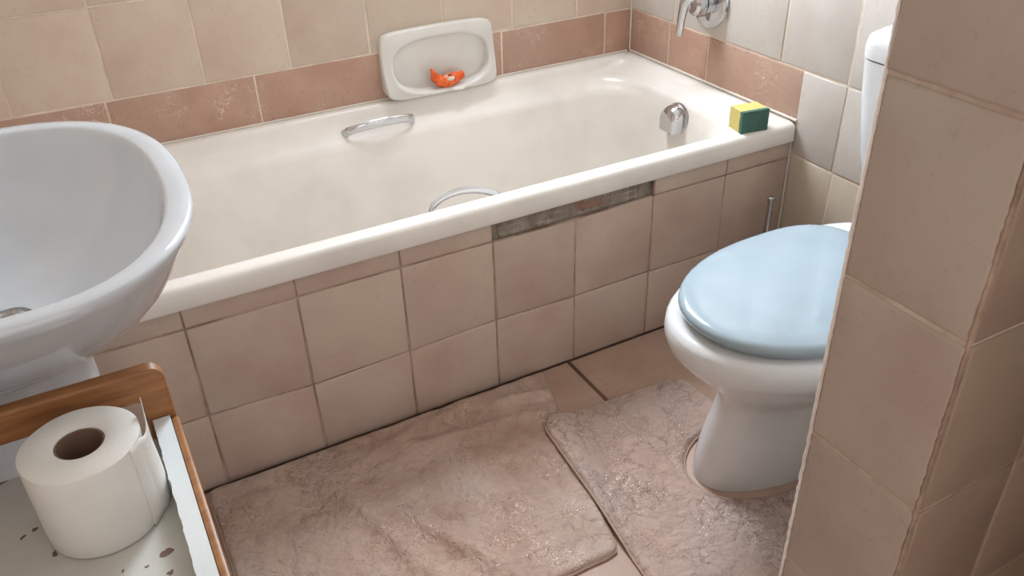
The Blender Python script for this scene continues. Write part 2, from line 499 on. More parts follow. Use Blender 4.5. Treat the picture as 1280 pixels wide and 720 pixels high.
# tiled panel below the bath
YS = -.6616
wall_bath = structure(boxes('wall_bath', [((XL, YS+.012, 0), (-.003, YS+.07, .414))], M['mortar']))
GX0, GX1, GZ0 = -.7935, -.3955, .3705
boxes('grout', [((XL, YS+.0024, 0), (-.001, YS+.012, GZ0-.004)), ((XL, YS+.0024, GZ0-.004), (GX0-.004, YS+.012, .414)),
                ((GX1+.004, YS+.0024, GZ0-.004), (-.001, YS+.012, .414))], M['grout_skirt'], wall_bath)
sx = [XL, -1.600, -1.398, -1.198, -.9935, -.7935, -.5975, -.3955, -.192, -.002]
z1 = [.372, .371, .369, .370, .370, .3690, .3655, .371, .369, .369]
z2 = [.174, .173, .174, .166, .171, .178, .173, .175, .173, .172]
sb = [sx[0], -1.598, -1.396, -1.196, -.993, -.794, -.598, -.3965, -.193, -.002]
PS = ('y', YS, -1)
for i in range(9):
    tile(wall_bath, M['tile_skirt'], PS, [(sb[i], 0.0), (sb[i+1], 0.0), (sx[i+1], z2[i+1]), (sx[i], z2[i])], gap=.0013, bev=.0028)
    tile(wall_bath, M['tile_skirt'], PS, [(sx[i], z2[i]), (sx[i+1], z2[i+1]), (sx[i+1], z1[i+1]), (sx[i], z1[i])], gap=.0013, bev=.0028)
    if i not in (5, 6):
        top = [.4145, .4145, .4150, .4125, .4105, 0, 0, .4150, .4150][i]
        tile(wall_bath, M['tile_skirt'], PS, [(sx[i], z1[i]+.001), (sx[i+1], z1[i+1]+.001), (sx[i+1], top), (sx[i], top)], gap=.0013, bev=.002,
             lift=.0012 if i == 7 else None, n=2)
# rough mortar bed left bare where two cut tiles came off, with a red brick showing
def rough_patch(name, x0, x1, za, zb, y, amp, mat, nx=90, nz=10, seed=0.0, inset=0):
    V, F = [], []
    for i in range(nx+1):
        for j in range(nz+1):
            u, v = i/nx, j/nz
            x = x0+(x1-x0)*u; z = za+(zb-za)*v
            e = min(u, 1-u)*(x1-x0); e2 = min(v, 1-v)*(zb-za)
            h = noise.fractal(Vector((x*40+seed, 3.1, z*40)), .8, 2, 4)*amp
            edge = min(1, min(e/.006, e2/.004))
            V.append((x, y - h*edge + (1-edge)*inset, z))
    for i in range(nx):
        for j in range(nz):
            a = i*(nz+1)+j; F.append((a, a+nz+1, a+nz+2, a+1))
    n = len(V)
    return mesh_obj(name, V, F, mat, wall_bath, smooth=60)
rough_patch('mortar_bed', GX0+.012, GX1-.012, GZ0-.006, .416, YS+.0075, .0020, M['mortar'], inset=.008)
rough_patch('exposed_brick', -.600, -.520, GZ0+.004, .413, YS+.0062, .006, M['old_brick'], 40, 14, 2.7, inset=.007)

# trim: old sealant lines along the bath
def bead(name, pts, r, amp=.3):
    P_, R_ = [], []
    for a, b in zip(pts[:-1], pts[1:]):
        a, b = Vector(a), Vector(b); n = max(2, int((b-a).length/.02))
        for k in range(n): P_.append(a.lerp(b, k/n))
    P_.append(Vector(pts[-1]))
    for p in P_: R_.append(r*(1+amp*noise.noise(p*60)))
    return structure(tube(name, P_, R_, M['caulk'], n=8))
bead('trim_1', [(XL, -.001, ZR+.002), (-.012, -.001, ZR+.002)], .0035)
bead('trim_2', [(-.001, -.004, ZR+.002), (-.001, -.668, ZR+.004)], .0035)
bead('trim_3', [(-.002, -.002, ZR+.004), (-.002, -.002, 1.2)], .0028)
bead('trim_4', [(-.002, -.6625, .0), (-.002, -.6625, .415)], .0025)

# partition stub on the right (left face in the plane x = XP, near face y = YN)
XP, YN, YFA = -.849, -1.682, -1.541
wall_partition = structure(boxes('wall_partition', [((XP+.0022, YN+.0022, 0), (0, YFA-.0016, CEIL))], M['grout_pier']))
pz = [0.0, .1660, .3668, .5680, .7692, .9704, 1.1716, 1.3728, 1.574, 1.775, 1.976, 2.177, CEIL]
for j in range(12):
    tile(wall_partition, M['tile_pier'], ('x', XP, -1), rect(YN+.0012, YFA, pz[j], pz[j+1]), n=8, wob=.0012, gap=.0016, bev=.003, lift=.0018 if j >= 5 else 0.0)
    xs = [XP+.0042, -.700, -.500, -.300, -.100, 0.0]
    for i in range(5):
        tile(wall_partition, M['tile_pier_shaded'], ('y', YN, -1), rect(xs[i], xs[i+1], pz[j], pz[j+1]), n=4, wob=.0008, gap=.0012, bev=.0026, lift=0.0)
        xs2 = [XP+.002, -.649, -.449, -.249, -.049, 0.0]
        tile(wall_partition, M['tile_right'], ('y', YFA, 1), rect(xs2[i], xs2[i+1], pz[j], pz[j+1]), gap=.0012, bev=.0026, lift=0.0)
# ragged far-corner filler, whitened as painted window light; dark broken grout down the near corner
def ragged(name, x, y, r, mat, sc, amp, z0=0, z1=CEIL, step=.006):
    P_ = []; R_ = []
    n = int((z1-z0)/step)
    for k in range(n+1):
        z = z0+(z1-z0)*k/n
        w = noise.noise(Vector((x*9, y*9, z*sc)))
        P_.append((x+w*amp, y+noise.noise(Vector((7, y*9, z*sc)))*amp, z))
        R_.append(r*(1+.5*noise.noise(Vector((2, 5, z*sc*1.7)))))
    return tube(name, P_, R_, mat, wall_partition, n=7)
ragged('lit_edge_filler', XP+.0012, YFA-.0002, .0021, M['lit_edge_grout'], 90, .0011)
ragged('corner_grout', XP+.0026, YN+.0026, .0026, M['grout_skirt'], 160, .0008)

# ------------------------------------------------------------ bath
def rrect(x0, x1, y0, y1, r, z, n=10, rs=None, dz=None):
    rs = rs or (r, r, r, r)   # corners: right-back, left-back, left-front, right-front
    out = []
    for (cx, cy, a0, rr) in ((x1, y1, 0, rs[0]), (x0, y1, PI/2, rs[1]), (x0, y0, PI, rs[2]), (x1, y0, 3*PI/2, rs[3])):
        sx_ = -1 if cx == x1 else 1; sy_ = -1 if cy == y1 else 1
        for k in range(n+1):
            a = a0 + PI/2*k/n
            out.append((cx+sx_*rr+rr*math.cos(a), cy+sy_*rr+rr*math.sin(a), z))
    # resample straight runs so rings line up well
    res = []
    m = len(out)
    for i, p in enumerate(out):
        res.append(p)
        if i % (n+1) == n:
            q = out[(i+1) % m]
            for k in range(1, 12): res.append(tuple(p[c]+(q[c]-p[c])*k/12 for c in range(3)))
    return res
bathtub = thing('bathtub', 'cream built-in bathtub with white front rim over a tiled panel', 'bathtub', (-.89, -.34, 0))
L0 = XL+.006
def tr(x0, x1, y0, y1, rs, z): return rrect(x0, x1, y0, y1, 0, z, rs=rs)
e = .0015
rings = [tr(L0, -e, -.655, -.004, (.004,)*4, .4155),
         tr(L0, -e, -.672, -.003, (.004,)*4, .4145),
         tr(L0, -e, -.6745, -.003, (.004, .004, .004, .010), .420),
         tr(L0, -e, -.6745, -.003, (.004, .004, .004, .012), .448),
         tr(L0, -e-.001, -.671, -.003, (.004, .004, .004, .014), .4555),
         tr(L0+.004, -.005, -.664, -.004, (.006, .006, .006, .018), .4592),
         tr(L0+.020, -.020, -.640, -.016, (.03, .03, .03, .04), .4592),
         tr(L0+.028, -.028, -.634, -.022, (.05, .08, .08, .06), .4570),
         tr(L0+.034, -.036, -.630, -.027, (.06, .10, .10, .09), .4500),
         tr(L0+.038, -.046, -.627, -.030, (.06, .11, .11, .12), .4400),
         tr(L0+.046, -.074, -.622, -.038, (.10, .13, .13, .16), .4270),
         tr(L0+.050, -.079, -.618, -.042, (.13, .13, .13, .165), .4230),
         tr(L0+.056, -.083, -.612, -.050, (.13, .14, .14, .165), .4130),
         tr(L0+.064, -.085, -.602, -.066, (.13, .14, .14, .16), .4000),
         tr(L0+.072, -.087, -.592, -.076, (.13, .14, .14, .155), .3930),
         tr(L0+.085, -.090, -.582, -.082, (.12, .14, .14, .15), .3800),
         tr(L0+.150, -.106, -.560, -.104, (.12, .15, .15, .14), .28),
         tr(L0+.220, -.128, -.540, -.124, (.12, .15, .15, .14), .17),
         tr(L0+.260, -.150, -.520, -.145, (.12, .15, .15, .13), .115),
         tr(L0+.300, -.185, -.490, -.175, (.12, .14, .14, .12), .088),
         tr(L0+.360, -.240, -.440, -.225, (.10, .10, .10, .10), .080)]
shell = loft('shell', rings, M['tub'], bathtub, (-.89, -.34, 0), cap0=False, cap1=True, smooth=60)
lathe('drain', [(.0, .0815), (.024, .0815), (.027, .083), (.030, .081), (.030, .079)], M['chrome'], bathtub, (-.32, -.335, 0), n=28)
# grips
def grip(side):
    pts = []; N = 22
    xa, xb = (-.893, -.706) if side > 0 else (-.905, -.742)
    for k in range(N+1):
        t = k/N
        x = xa+(xb-xa)*t
        s = math.sin(PI*t)**.38
        if side > 0: y = -.052 - .030*s; z = .412 + .022*s
        else: y = -.618 + .032*s; z = .424 + .034*s+.010*s*(.6-t)
        pts.append((x, y, z))
    g = tube('grip', pts, [.0105 if side > 0 else .0085 for k in range(N+1)], M['chrome'], bathtub, pts[N//2], n=12, flat=.42 if side > 0 else .5)
    return g
grip(1); grip(-1)
# overflow cover with flat-cut bottom on the end wall
ov = []
oc = (-.089, -.350, .385)
NP = 36
def dshape(r, cut, hx, cy=0, cz=0):
    return [(oc[0]-hx, oc[1]+cy+r*math.cos(2*PI*k/NP), oc[2]+cz+max(-cut, r*math.sin(2*PI*k/NP))) for k in range(NP)]
over = loft('overflow_cover', [dshape(.040, .040, -.004), dshape(.040, .040, .003), dshape(.037, .037, .006), dshape(.030, .030, .007)], M['dull_chrome'], bathtub, oc, smooth=30)
def tomb(ry, rz, cut, hx, n=20):
    c = (oc[0]-hx, oc[1]+.003, oc[2]+.003)
    top = [(c[0], c[1]+ry*math.cos(PI*k/n), c[2]+rz*math.sin(PI*k/n)) for k in range(n+1)]
    bot = [(c[0], c[1]-ry+2*ry*k/6, c[2]-cut) for k in range(7)]
    return top+bot
loft('overflow_hood', [tomb(.034, .034, .033, .004), tomb(.034, .034, .033, .012), tomb(.0335, .032, .033, .020), tomb(.0325, .028, .033, .027), tomb(.030, .021, .033, .033), tomb(.026, .012, .033, .037), tomb(.022, .004, .0325, .039)], M['chrome'], over, oc, smooth=50)
tube('overflow_pin', [(oc[0]-.022, oc[1]+.004, oc[2]-.028), (oc[0]-.022, oc[1]+.004, oc[2]-.041)], .0028, M['black'], over, oc, n=8)

# ------------------------------------------------------------ soap dish on the wall
dish = thing('soap_dish', 'white ceramic soap dish on the back wall above the bath rim', 'soap dish', (-.605, 0, .545))
def outline(sc_x, sc_z, n=72):
    # rounded quadrilateral with bowed sides
    pts = []
    for k in range(n):
        a = 2*PI*k/n
        c, s = math.cos(a), math.sin(a)
        e_ = 12.0
        r = (abs(c)**e_ + abs(s)**e_)**(-1/e_)
        u, v = r*c, r*s
        bow = 1 - .05*(v*v) if abs(u) > .8 else 1
        x = .1575*u*(1-.045*v*v*(1 if u > 0 else .3)) * sc_x
        z = (.084*v*(1-.05*u*u)) * sc_z
        pts.append((x, z))
    return pts
def oval(sx_, sz_, cx, cz, n=72, e_=2.8):
    pts = []
    for k in range(n):
        a = 2*PI*k/n
        c, s = math.cos(a), math.sin(a)
        r = (abs(c)**e_ + abs(s)**e_)**(-1/e_)
        pts.append((cx+sx_*r*c, cz+sz_*r*s))
    return pts
def dring(pts, hf):
    return [(-.605+x, -hf(x, z), .545+z) for x, z in pts]
def hb(base): # border height grows towards the bottom, with a small spout
    def f(x, z):
        t = max(0, min(1, (-z+.02)/.10))
        h = base + .028*t**1.5*(base > .004)
        if z < -.045: h += .012*math.exp(-((x-.036)/.012)**2)*(base > .016)
        return h
    return f
dr = [dring(outline(1, 1), lambda x, z: -.002), dring(outline(1, 1), hb(.012)), dring(outline(.99, .985), hb(.015)), dring(outline(.97, .955), hb(.0165)),
      dring(oval(.1440, .0765, .003, -.0035, e_=3.4), hb(.0175)), dring(oval(.1395, .0715, .003, -.0065, e_=3.2), hb(.0205)), dring(oval(.1350, .0675, .003, -.0075, e_=3.0), hb(.0205)),
      dring(oval(.1310, .0645, .003, -.0075), hb(.0165)), dring(oval(.128, .0625, .003, -.0075), lambda x, z: .010),
      dring(oval(.122, .058, .003, -.007), lambda x, z: .0055), dring(oval(.105, .044, .004, -.003), lambda x, z: .0030),
      dring(oval(.06, .025, .004, 0), lambda x, z: .0022), dring(oval(.02, .01, .004, 0), lambda x, z: .002)]
loft('dish_body', dr, M['dish'], dish, (-.605, 0, .545), smooth=55)

# orange wrapper with the end of a soap bar, lying on the dish lip
wr = thing('soap_wrapper', 'crumpled orange plastic wrapper lying in the white soap dish', 'wrapper', (-.596, -.022, .478))
def crumple():
    V, F = [], []
    NU, NV = 52, 22
    for i in range(NU):
        a = 2*PI*i/NU
        for j in range(NV+1):
            ph = -PI/2 + PI*j/NV
            c = math.cos(ph)**.7
            x = .040*math.cos(a)*c; y = .015*math.sin(a)*c; h = .016*math.sin(ph)
            up = .5+.5*math.sin(ph)
            h -= .010*math.exp(-(x/.017)**2-(y/.008)**2)*up            # hollow where the soap shows
            h += .036*math.exp(-((x+.036)/.011)**2)*up*max(0, c)**.6       # ear on the left
            x -= .004*math.exp(-((x+.036)/.010)**2)*up
            h += .012*math.exp(-((x-.040)/.011)**2)*up                 # point on the right
            if math.cos(a) > .8: x += .014*c**3*(math.cos(a)-.8)/.2
            q = Vector((x*90, y*90, h*90))
            d = noise.noise_vector(q)*.0042 + noise.noise_vector(q*2.6)*.0022
            V.append((x+d.x, y+d.y*.7, h+d.z))
    for i in range(NU):
        k = (i+1) % NU
        for j in range(NV):
            F.append((i*(NV+1)+j, k*(NV+1)+j, k*(NV+1)+j+1, i*(NV+1)+j+1))
    return V, F
V, F = crumple()
WO = (-.598, -.0305, .4905)
fixn(mesh_obj('wrapper_film', [(x+WO[0], y+WO[1], z+WO[2]) for x, y, z in V], F, M['wrapper'], wr, WO, smooth=28))
lathe('soap_remnant', [(0, -.004), (.012, -.003), (.0155, .001), (.014, .005), (.008, .0075), (0, .008)], M['soap'], wr, (-.590, -.0335, .494), n=20, smooth=80)
tube('dark_fragment', [(-.595, -.0395, .5035), (-.591, -.0365, .5045), (-.586, -.0405, .5035)], .0018, M['black'], wr, (-.591, -.037, .5025), n=6)

# ------------------------------------------------------------ bath mixer on the right wall
mx = thing('bath_mixer', 'chrome single-lever bath mixer with round wall plate above the border tiles', 'tap', (0, -.335, .667))
mc = (0, -.335, .667)
lathe('wall_plate', [(.002, .0), (.064, .0), (.066, -.004), (.064, -.009), (.056, -.013), (.040, -.016), (.030, -.017)], M['chrome'], mx, mc, axis='x', n=48, cap1=True)
body = lathe('mixer_body', [(.028, -.012), (.028, -.030), (.026, -.031), (.026, -.034), (.028, -.035), (.029, -.046), (.028, -.056), (.020, -.062), (.002, -.063)], M['chrome'], mx, mc, axis='x', n=36, smooth=30)
lathe('dark_ring', [(.0268, -.0305), (.0272, -.0325), (.0268, -.0345)], M['black'], body, mc, axis='x', n=36)
lv = [(-.052, -.335, .690), (-.062, -.322, .684), (-.066, -.312, .664), (-.064, -.303, .632), (-.061, -.296, .598), (-.060, -.292, .583), (-.060, -.291, .579)]
tube('lever', lv, [.016, .014, .0115, .0095, .0085, .0075, .004], M['chrome'], mx, lv[2], n=14, flat=1.25, up=(1, 0, .2))

# ------------------------------------------------------------ sponge
sp = thing('sponge', 'yellow sponge with green scouring side on the front right corner of the bath rim', 'sponge', (-.118, -.640, ZR))
ca, sa = math.cos(math.radians(-9)), math.sin(math.radians(-9))
def spbox(name, x0, x1, y0, y1, z0, z1, mat, seed):
    V, F = [], []
    nx, ny, nz = 12, 8, 9
    bm = bmesh.new()
    bmesh.ops.create_cube(bm, size=1)
    bmesh.ops.subdivide_edges(bm, edges=bm.edges[:], cuts=9, use_grid_fill=True)
    for v in bm.verts:
        p = v.co
        x = x0+(x1-x0)*(p.x+.5); y = y0+(y1-y0)*(p.y+.5); z = z0+(z1-z0)*(p.z+.5)
        w = noise.noise_vector(Vector((x*120+seed, y*120, z*120)))*.0008
        q = Vector((x, y, z))+w
        v.co = Vector((q.x*ca-q.y*sa, q.x*sa+q.y*ca, q.z))
    me = bpy.data.meshes.new(name); bm.to_mesh(me); bm.free(); me.materials.append(mat)
    ob = bpy.data.objects.new(name, me); COL.objects.link(ob); ob.parent = sp
    return ob
spbox('foam', -.036, .032, -.012, .030, .0008, .050, M['sponge'], 0)
spbox('scouring_pad', -.0365, .0325, -.022, -.012, .0008, .0505, M['scourer'], 9)

# ------------------------------------------------------------ toilet
toilet = thing('toilet', 'white ceramic toilet with a closed pale blue lid beside the tiled partition', 'toilet', (-.36, -1.16, 0))
TO = (-.36, -1.16, 0)
TC = -1.160
def egg(xf, xb, hw, z, xc=None, yc=TC, n=56, ef=2.15, eb=3.0, tilt=0):
    xc = xc if xc is not None else xb-(xb-xf)*.42
    pts = []
    for k in range(n):
        a = 2*PI*k/n
        c, s = math.cos(a), math.sin(a)
        e_ = ef if c < 0 else eb
        r = (abs(c)**e_+abs(s)**e_)**(-1/e_)
        x = xc + (r*c*(xc-xf) if c < 0 else r*c*(xb-xc))
        pts.append((x, yc+r*s*hw, z))
    return pts
def eg(xf, xb, hw, z, yc): return egg(xf, xb, hw, z, yc=yc)
pr = [eg(-.598,-.16,.100,.001,-1.116),eg(-.598,-.16,.100,.018,-1.116),eg(-.595,-.17,.098,.05,-1.118),eg(-.588,-.18,.095,.10,-1.122),
      eg(-.578,-.18,.092,.15,-1.128),eg(-.574,-.18,.092,.190,-1.134),eg(-.578,-.17,.097,.212,-1.140),eg(-.592,-.16,.108,.233,-1.145),eg(-.622,-.15,.130,.265,-1.15),eg(-.662,-.13,.156,.305,-1.155),
      eg(-.688,-.12,.176,.332,-1.158),eg(-.703,-.11,.187,.352,-1.158),eg(-.708,-.11,.191,.372,-1.158),eg(-.706,-.11,.190,.389,-1.158),eg(-.700,-.11,.185,.397,-1.158),eg(-.690,-.11,.176,.400,-1.158),
      eg(-.65, -.13, .150, .4005,-1.158)]
loft('pan', pr, M['pan'], toilet, TO, smooth=70)
def rr(x0, x1, hw, z, r=.03, yc=TC): return rrect(x0, x1, yc-hw, yc+hw, r, z, n=6)
loft('deck', [rr(-.24, -.012, .11, .34), rr(-.245, -.012, .12, .395, .035), rr(-.235, -.012, .125, .412, .04), rr(-.205, -.012, .135, .428, .04), rr(-.185, -.012, .15, .446, .04)], M['pan'], toilet, TO, smooth=60)
cis = loft('cistern', [rr(-.165, -.010, .150, .444, .035), rr(-.172, -.010, .160, .455, .04), rr(-.182, -.010, .182, .55, .04), rr(-.188, -.010, .197, .65, .04), rr(-.191, -.010, .205, .720, .042)], M['pan'], toilet, TO, smooth=60)
cl = loft('cistern_lid', [rr(-.188, -.008, .202, .7215, .04), rr(-.192, -.006, .206, .723, .042), rr(-.193, -.006, .207, .746, .045), rr(-.190, -.008, .204, .760, .045), rr(-.178, -.015, .190, .770, .05), rr(-.15, -.04, .15, .776, .05)], M['pan'], toilet, TO, smooth=60)
lathe('flush_button', [(.0, .782), (.018, .782), (.020, .780), (.020, .774)], M['chrome'], cl, (-.10, TC, 0), n=24)
def lidshape(xf, xb, hw, z, n=56):
    return egg(xf, xb, hw, z, xc=-.42, yc=-1.163, n=n, ef=2.1, eb=3.4)
loft('seat', [lidshape(-.668, -.250, .158, .401), lidshape(-.672, -.250, .162, .403), lidshape(-.672, -.250, .162, .4115), lidshape(-.668, -.252, .158, .413)], M['lid'], toilet, TO, smooth=50)
loft('lid', [lidshape(-.678, -.246, .168, .413), lidshape(-.684, -.244, .173, .4145), lidshape(-.686, -.243, .175, .4195), lidshape(-.6855, -.2435, .1745, .4250), lidshape(-.682, -.246, .171, .4295), lidshape(-.675, -.252, .165, .4320),
             lidshape(-.64, -.28, .138, .4335), lidshape(-.56, -.34, .08, .4342), lidshape(-.46, -.40, .015, .4345)], M['lid'], toilet, TO, smooth=60)
for s in (-1, 1):
    tube('hinge', [(-.232, TC+s*.075-.022, .424), (-.232, TC+s*.075+.022, .424)], .011, M['hinge'], toilet, (-.232, TC+s*.075, .424), n=14)

# toilet brush
tb = thing('toilet_brush', 'toilet brush with a steel handle standing between the bath panel and toilet', 'toilet brush', (-.115, -.735, 0))
lathe('brush_pot', [(.0, .002), (.045, .002), (.047, .006), (.043, .13), (.041, .132), (.038, .13), (.038, .125), (.012, .125)], M['brush'], tb, (-.115, -.735, 0), n=32)
lathe('brush_handle', [(.0, .06), (.007, .06), (.007, .314), (.0085, .315), (.0085, .324), (.006, .326), (0, .326)], M['dull_chrome'], tb, (-.115, -.735, 0), n=16)

# ------------------------------------------------------------ basin
BX, BY, BZ = -1.58, -1.007, .800
basin = thing('wash_basin', 'white oval wash basin with pedestal at the left edge in front of the bath', 'basin', (BX, BY, 0))
NB = 72
def bring(xf, xb, hw, z, xc, e_=2.45, yc=BY):
    pts = []
    for k in range(NB):
        a = 2*PI*k/NB
        c, s = math.cos(a), math.sin(a)
        ee = e_ if c > 0 else 3.2
        r = (abs(c)**ee+abs(s)**ee)**(-1/ee)
        x = xc + (r*c*(xf-xc) if c > 0 else r*c*(xc-xb))
        pts.append((x, yc+r*s*hw, z))
    return pts
XB = XL+.003
out_p = [(.62, .085, .555), (.60, .11, .575), (.70, .150, .610)]
bas = [bring(-1.535, XB, .050, .608, -1.64, 2.2), bring(-1.508, XB, .076, .616, -1.635, 2.2), bring(-1.468, XB, .110, .637, -1.62, 2.2), bring(-1.437, XB, .143, .664, -1.60, 2.25),
       bring(-1.411, XB, .182, .700, -1.585, 2.3), bring(-1.389, XB, .223, .743, -1.58, 2.4), bring(-1.374, XB, .255, .778, -1.58), bring(-1.3675, XB, .270, .793, -1.58),
       bring(-1.3675, XB+.001, .272, .7975, -1.58), bring(-1.3705, XB+.002, .2695, .8005, -1.58), bring(-1.380, XB+.03, .260, .8010, -1.575, 2.45), bring(-1.392, XB+.08, .248, .8003, -1.565, 2.45),
       bring(-1.3965, XB+.09, .2440, .7985, -1.565, 2.45), bring(-1.3990, XB+.095, .2415, .7935, -1.565, 2.45), bring(-1.4020, XB+.098, .238, .785, -1.56, 2.45), bring(-1.411, XB+.106, .228, .763, -1.56, 2.4),
       bring(-1.432, XB+.108, .207, .735, -1.56, 2.3), bring(-1.462, XB+.110, .172, .704, -1.565, 2.2), bring(-1.500, XB+.114, .125, .680, -1.58, 2.1),
       bring(-1.545, XB+.130, .065, .667, -1.590, 2.0), bring(-1.568, XB+.157, .026, .663, -1.594, 2.0), bring(-1.569, XB+.158, .025, .652, -1.592, 2.0)]
loft('bowl', bas, M['basin'], basin, (BX, BY, 0), cap0=True, cap1=True, smooth=70)
lathe('basin_waste', [(.0, .6620), (.014, .6620), (.018, .6650), (.0245, .6645), (.0245, .657)], M['dull_chrome'], basin, (-1.594, BY, 0), n=28)
ped = [bring(-1.505, XB+.02, .105, .003, -1.63), bring(-1.508, XB+.02, .102, .02, -1.63), bring(-1.525, XB+.03, .090, .12, -1.64), bring(-1.528, XB+.03, .090, .35, -1.64),
       bring(-1.525, XB+.02, .094, .52, -1.64), bring(-1.524, XB+.02, .095, .63, -1.64)]
loft('pedestal', ped, M['basin'], basin, (BX, BY, 0), smooth=60)
tp = loft('basin_tap', [[(x, y, z) for x, y, z in rrect(-1.755, -1.720, BY-.018, BY+.018, .014, z, n=5)] for z in (.797, .830, .870, .875)], M['chrome'], basin, (-1.737, BY, .8), smooth=50)
tube('tap_spout', [(-1.73, BY, .845), (-1.70, BY, .856), (-1.66, BY, .852), (-1.640, BY, .842), (-1.636, BY, .830)], [.012, .011, .010, .010, .009], M['chrome'], tp, (-1.69, BY, .85), n=12)

# ------------------------------------------------------------ trolley
tro = thing('trolley_shelf', 'bamboo framed trolley with a chipped white shelf below the basin', 'trolley', (-1.61, -1.40, 0))
def post(x0, x1, y0, y1, z0, z1, name='post'):
    return bevel_box(name, (x0, y0, z0), (x1, y1, z1), M['wood'], tro, .003, 2)
TX0, TX1 = -1.760, -1.454
TYB, TYN = -1.176, -1.630
# arched end frames: one bent bamboo piece each
def end_frame(y0, y1):
    # outline of the inverted U in x-z
    ztop, rr_ = .664, .016
    n = 6
    outer = [(TX0, .0), (TX0, ztop-rr_)] + [(TX0+rr_-rr_*math.cos(PI/2*k/n), ztop-rr_+rr_*math.sin(PI/2*k/n)) for k in range(1, n+1)]
    outer += [(TX1-rr_+rr_*math.sin(PI/2*k/n), ztop-rr_+rr_*math.cos(PI/2*k/n)) for k in range(0, n+1)] + [(TX1, 0)]
    ins, ib, ri = .030, .626, .006
    inner = [(TX0+ins, .0), (TX0+ins, ib-ri)] + [(TX0+ins+ri-ri*math.cos(PI/2*k/n), ib-ri+ri*math.sin(PI/2*k/n)) for k in range(1, n+1)]
    inner += [(TX1-ins-ri+ri*math.sin(PI/2*k/n), ib-ri+ri*math.cos(PI/2*k/n)) for k in range(0, n+1)] + [(TX1-ins, 0)]
    V, F = [], []
    b = .003
    for pts, sgn in ((outer, 1), (inner, -1)):
        pass
    m = len(outer)
    for y in (y0, y1):
        V += [(x, y, z) for x, z in outer] + [(x, y, z) for x, z in inner]
    for i in range(m-1):
        F.append((i, i+1, m+i+1, m+i)); F.append((2*m+i+1, 2*m+i, 3*m+i, 3*m+i+1))
        F.append((i+1, i, 2*m+i, 2*m+i+1)); F.append((m+i, m+i+1, 3*m+i+1, 3*m+i))
    F.append((0, m, 3*m, 2*m)); F.append((m-1, 3*m-1, 4*m-1, 2*m-1))
    ob = mesh_obj('end_frame', V, F, M['wood'], tro, ((TX0+TX1)/2, (y0+y1)/2, .33), smooth=35)
    fixn(ob)
    md = ob.modifiers.new('bev', 'BEVEL'); md.width = .003; md.segments = 2; md.limit_method = 'ANGLE'; md.angle_limit = math.radians(40)
    return ob
end_frame(TYB-.018, TYB)
end_frame(TYN, TYN+.018)
ysh0, ysh1 = TYN+.020, TYB-.020
bevel_box('shelf_board', (TX0+.010, ysh0-.001, .560), (TX1-.022, TYB-.004, .573), M['chipped'], tro, .0015)
# white side rails of the shelf, inner edge chipped and uneven
def rail(x0, x1, inner):
    V, F = [], []
    N = 90
    for k in range(N+1):
        y = ysh1+(ysh0-ysh1)*k/N
        j = .0012*noise.noise(Vector((1.3, y*70, 0)))+.0008*noise.noise(Vector((4, y*190, 0)))
        a, b = (x0+j, x1) if inner < 0 else (x0, x1+j)
        V += [(a, y, .5735), (b, y, .5735), (b, y, .6005), (a, y, .6005)]
    for k in range(N):
        o = 4*k
        for q in range(4): F.append((o+q, o+(q+1) % 4, o+4+(q+1) % 4, o+4+q))
    F.append((0, 1, 2, 3)); F.append((4*N+3, 4*N+2, 4*N+1, 4*N))
    ob = mesh_obj('white_rail', V, F, M['white_rail'], tro, ((x0+x1)/2, (ysh0+ysh1)/2, .587), smooth=30)
    return fixn(ob)
rail(-1.4785, -1.4605, -1); rail(-1.757, -1.740, 1)
post(-1.4602, -1.4515, ysh0, ysh1, .545, .5975, 'side_rail')
post(-1.766, -1.7575, ysh0, ysh1, .545, .5975, 'side_rail')
bevel_box('lower_shelf', (TX0+.031, ysh0, .18), (TX1-.031, ysh1, .192), M['white_rail'], tro, .0015)
post(-1.4755, -1.4565, ysh0, ysh1, .175, .205, 'lower_rail')
post(-1.757, -1.738, ysh0, ysh1, .175, .205, 'lower_rail')

# ------------------------------------------------------------ toilet roll
RC = (-1.542, -1.291, .5734)
roll = thing('toilet_roll', 'white toilet paper roll standing on the chipped white shelf', 'toilet roll', RC)
def roll_body():
    prof = [(.0225, .002), (.052, .0006), (.0535, .003), (.0540, .02), (.0540, .080), (.0535, .0985), (.0515, .1000), (.035, .1003), (.0245, .1000), (.0225, .0985), (.0222, .05), (.0222, .002)]
    rings = []
    for r, h in prof:
        ring = []
        for k in range(72):
            a = 2*PI*k/72
            w = 1+.008*math.sin(2*a+.6)*(r > .04)+.004*math.sin(5*a)*(r > .04)
            ring.append((RC[0]+r*w*math.cos(a), RC[1]+r*w*math.sin(a), RC[2]+h))
        rings.append(ring)
    return loft('paper', rings, M['paper'], roll, RC, cap0=False, cap1=False, smooth=40)
roll_body()
lathe('core', [(.0220, .001), (.0220, .0975), (.0208, .0975), (.0208, .001)], M['cardboard'], roll, RC, n=36)
